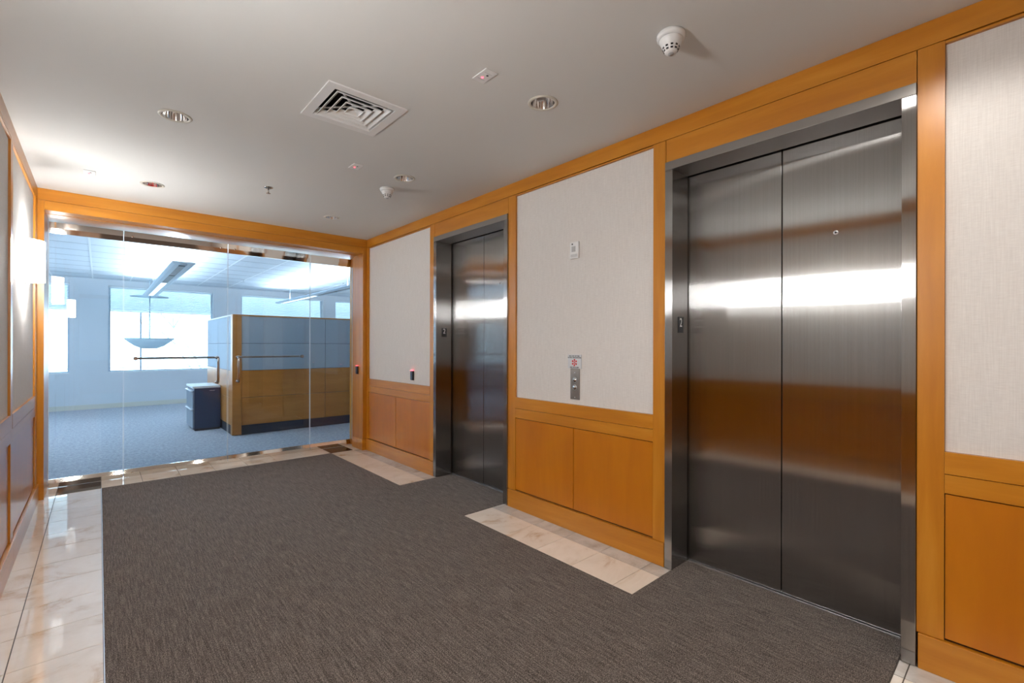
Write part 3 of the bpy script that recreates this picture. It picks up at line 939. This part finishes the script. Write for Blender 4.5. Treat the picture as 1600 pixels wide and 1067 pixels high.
# partition: corner post, front run, side run
YP, XP = 7.95, 1.485
pf = thing('office_partition', (2.6, YP, 0), 'long office partition, grey tiles over maple, facing the glass doors', 'partition', 'office partitions')
ps = thing('office_partition', (XP, 9.0, 0), 'short side of the office partition running back behind the drawer pedestal', 'partition', 'office partitions')
obj('corner_post', MB().box(XP, XP+.122, YP-.02, YP+.10, .012, 1.823), 'wood_office', pf, bevel=.003)
ZR = [(.148, .562, 'wood_office'), (.567, .974, 'wood_office'), (.979, 1.386, 'grey_tile'), (1.391, 1.800, 'grey_tile')]
runs = [(XP+.127, 2.853), (2.859, 4.25), (4.256, 5.65)]
for a, b in runs:
    for z0, z1, m in ZR:
        obj('wood_tile' if m == 'wood_office' else 'grey_tile', MB().box(a, b, YP, YP+.07, z0, z1), m, pf, bevel=.003)
obj('plinth', MB().box(XP+.127, 5.65, YP+.012, YP+.058, .004, .146), 'navy_dark', pf)
obj('top_cap', MB().box(XP+.123, 5.65, YP-.003, YP+.073, 1.802, 1.823), 'wood_office', pf)
obj('partition_core', MB().box(XP+.127, 5.65, YP+.012, YP+.06, .148, 1.80), 'navy_dark', pf)
obj('levelling_foot', MB().lathe([(.0005, .001), (.02, .001), (.02, .008), (.008, .011), (.0005, .011)], (XP+.06, YP+.04, 0), 16), 'black', pf)
for a, b in ((YP+.105, 9.08), (9.086, 10.1)):
    for z0, z1, m in ZR:
        obj('wood_tile' if m == 'wood_office' else 'grey_tile', MB().box(XP+.005, XP+.075, a, b, z0, z1), m, ps, bevel=.003)
obj('plinth', MB().box(XP+.014, XP+.066, YP+.105, 10.1, .004, .146), 'navy_dark', ps)
obj('top_cap', MB().box(XP+.002, XP+.078, YP+.102, 10.1, 1.802, 1.823), 'white', ps)
obj('partition_core', MB().box(XP+.014, XP+.066, YP+.105, 10.1, .148, 1.80), 'navy_dark', ps)

# drawer pedestal standing against the side run
px0, px1, py0, py1 = 1.105, 1.480, 8.80, 9.50
pd = thing('drawer_pedestal', ((px0+px1)/2, (py0+py1)/2, 0), 'dark blue drawer pedestal with a pale top beside the partition', 'drawer unit')
obj('body', MB().box(px0+.02, px1, py0, py1, .035, .672), 'navy', pd, bevel=.002)
obj('plinth', MB().box(px0+.03, px1-.01, py0+.012, py1-.012, .002, .0345), 'black', pd)
obj('top', MB().box(px0-.004, px1, py0-.004, py1+.004, .673, .708), 'cushion', pd, bevel=.006)
for z0, z1 in ((.040, .345), (.350, .640)):
    dr = obj('drawer', MB().box(px0, px0+.0195, py0+.003, py1-.003, z0, z1), 'drawer_grey', pd, bevel=.002)
    obj('handle', MB().box(px0-.022, px0-.0005, py0+.02, py1-.02, z1-.022, z1-.006), 'alu', dr, bevel=.003)
obj('lock_badge', MB().box(1.33, 1.40, py0-.0025, py0-.0003, .628, .634), 'alu', pd)

# ------------------------------------------------------------------ world, light, camera
w = bpy.data.worlds.new('daylight'); SC.world = w; w.use_nodes = True
bg = w.node_tree.nodes['Background']
bg.inputs[0].default_value = (.66, .84, 1.0, 1); bg.inputs[1].default_value = 7.5

cd = bpy.data.cameras.new('camera'); cam = bpy.data.objects.new('camera', cd); COL.objects.link(cam)
F, TH, CY, ROLL, HC = 724.19, radians(41.7057), 539.35, radians(.1202), 1.3685
cd.sensor_fit = 'HORIZONTAL'; cd.sensor_width = 36; cd.lens = F/1600*36
cd.shift_y = (CY - 533.5)/1600
cd.clip_start = .02; cd.clip_end = 300
cam.matrix_world = Matrix.Translation((0, 0, HC)) @ Matrix.Rotation(-TH, 4, 'Z') @ Matrix.Rotation(pi/2, 4, 'X') @ Matrix.Rotation(ROLL, 4, 'Z')
SC.camera = cam

vs_ = SC.view_settings
vs_.view_transform = 'Standard'; vs_.look = 'None'; vs_.gamma = 1; vs_.use_curve_mapping = False
vs_.exposure = 0.38
cy = SC.cycles
cy.use_denoising = True
cy.max_bounces = 12; cy.diffuse_bounces = 6; cy.glossy_bounces = 6; cy.transmission_bounces = 8; cy.transparent_max_bounces = 24
cy.sample_clamp_indirect = 6
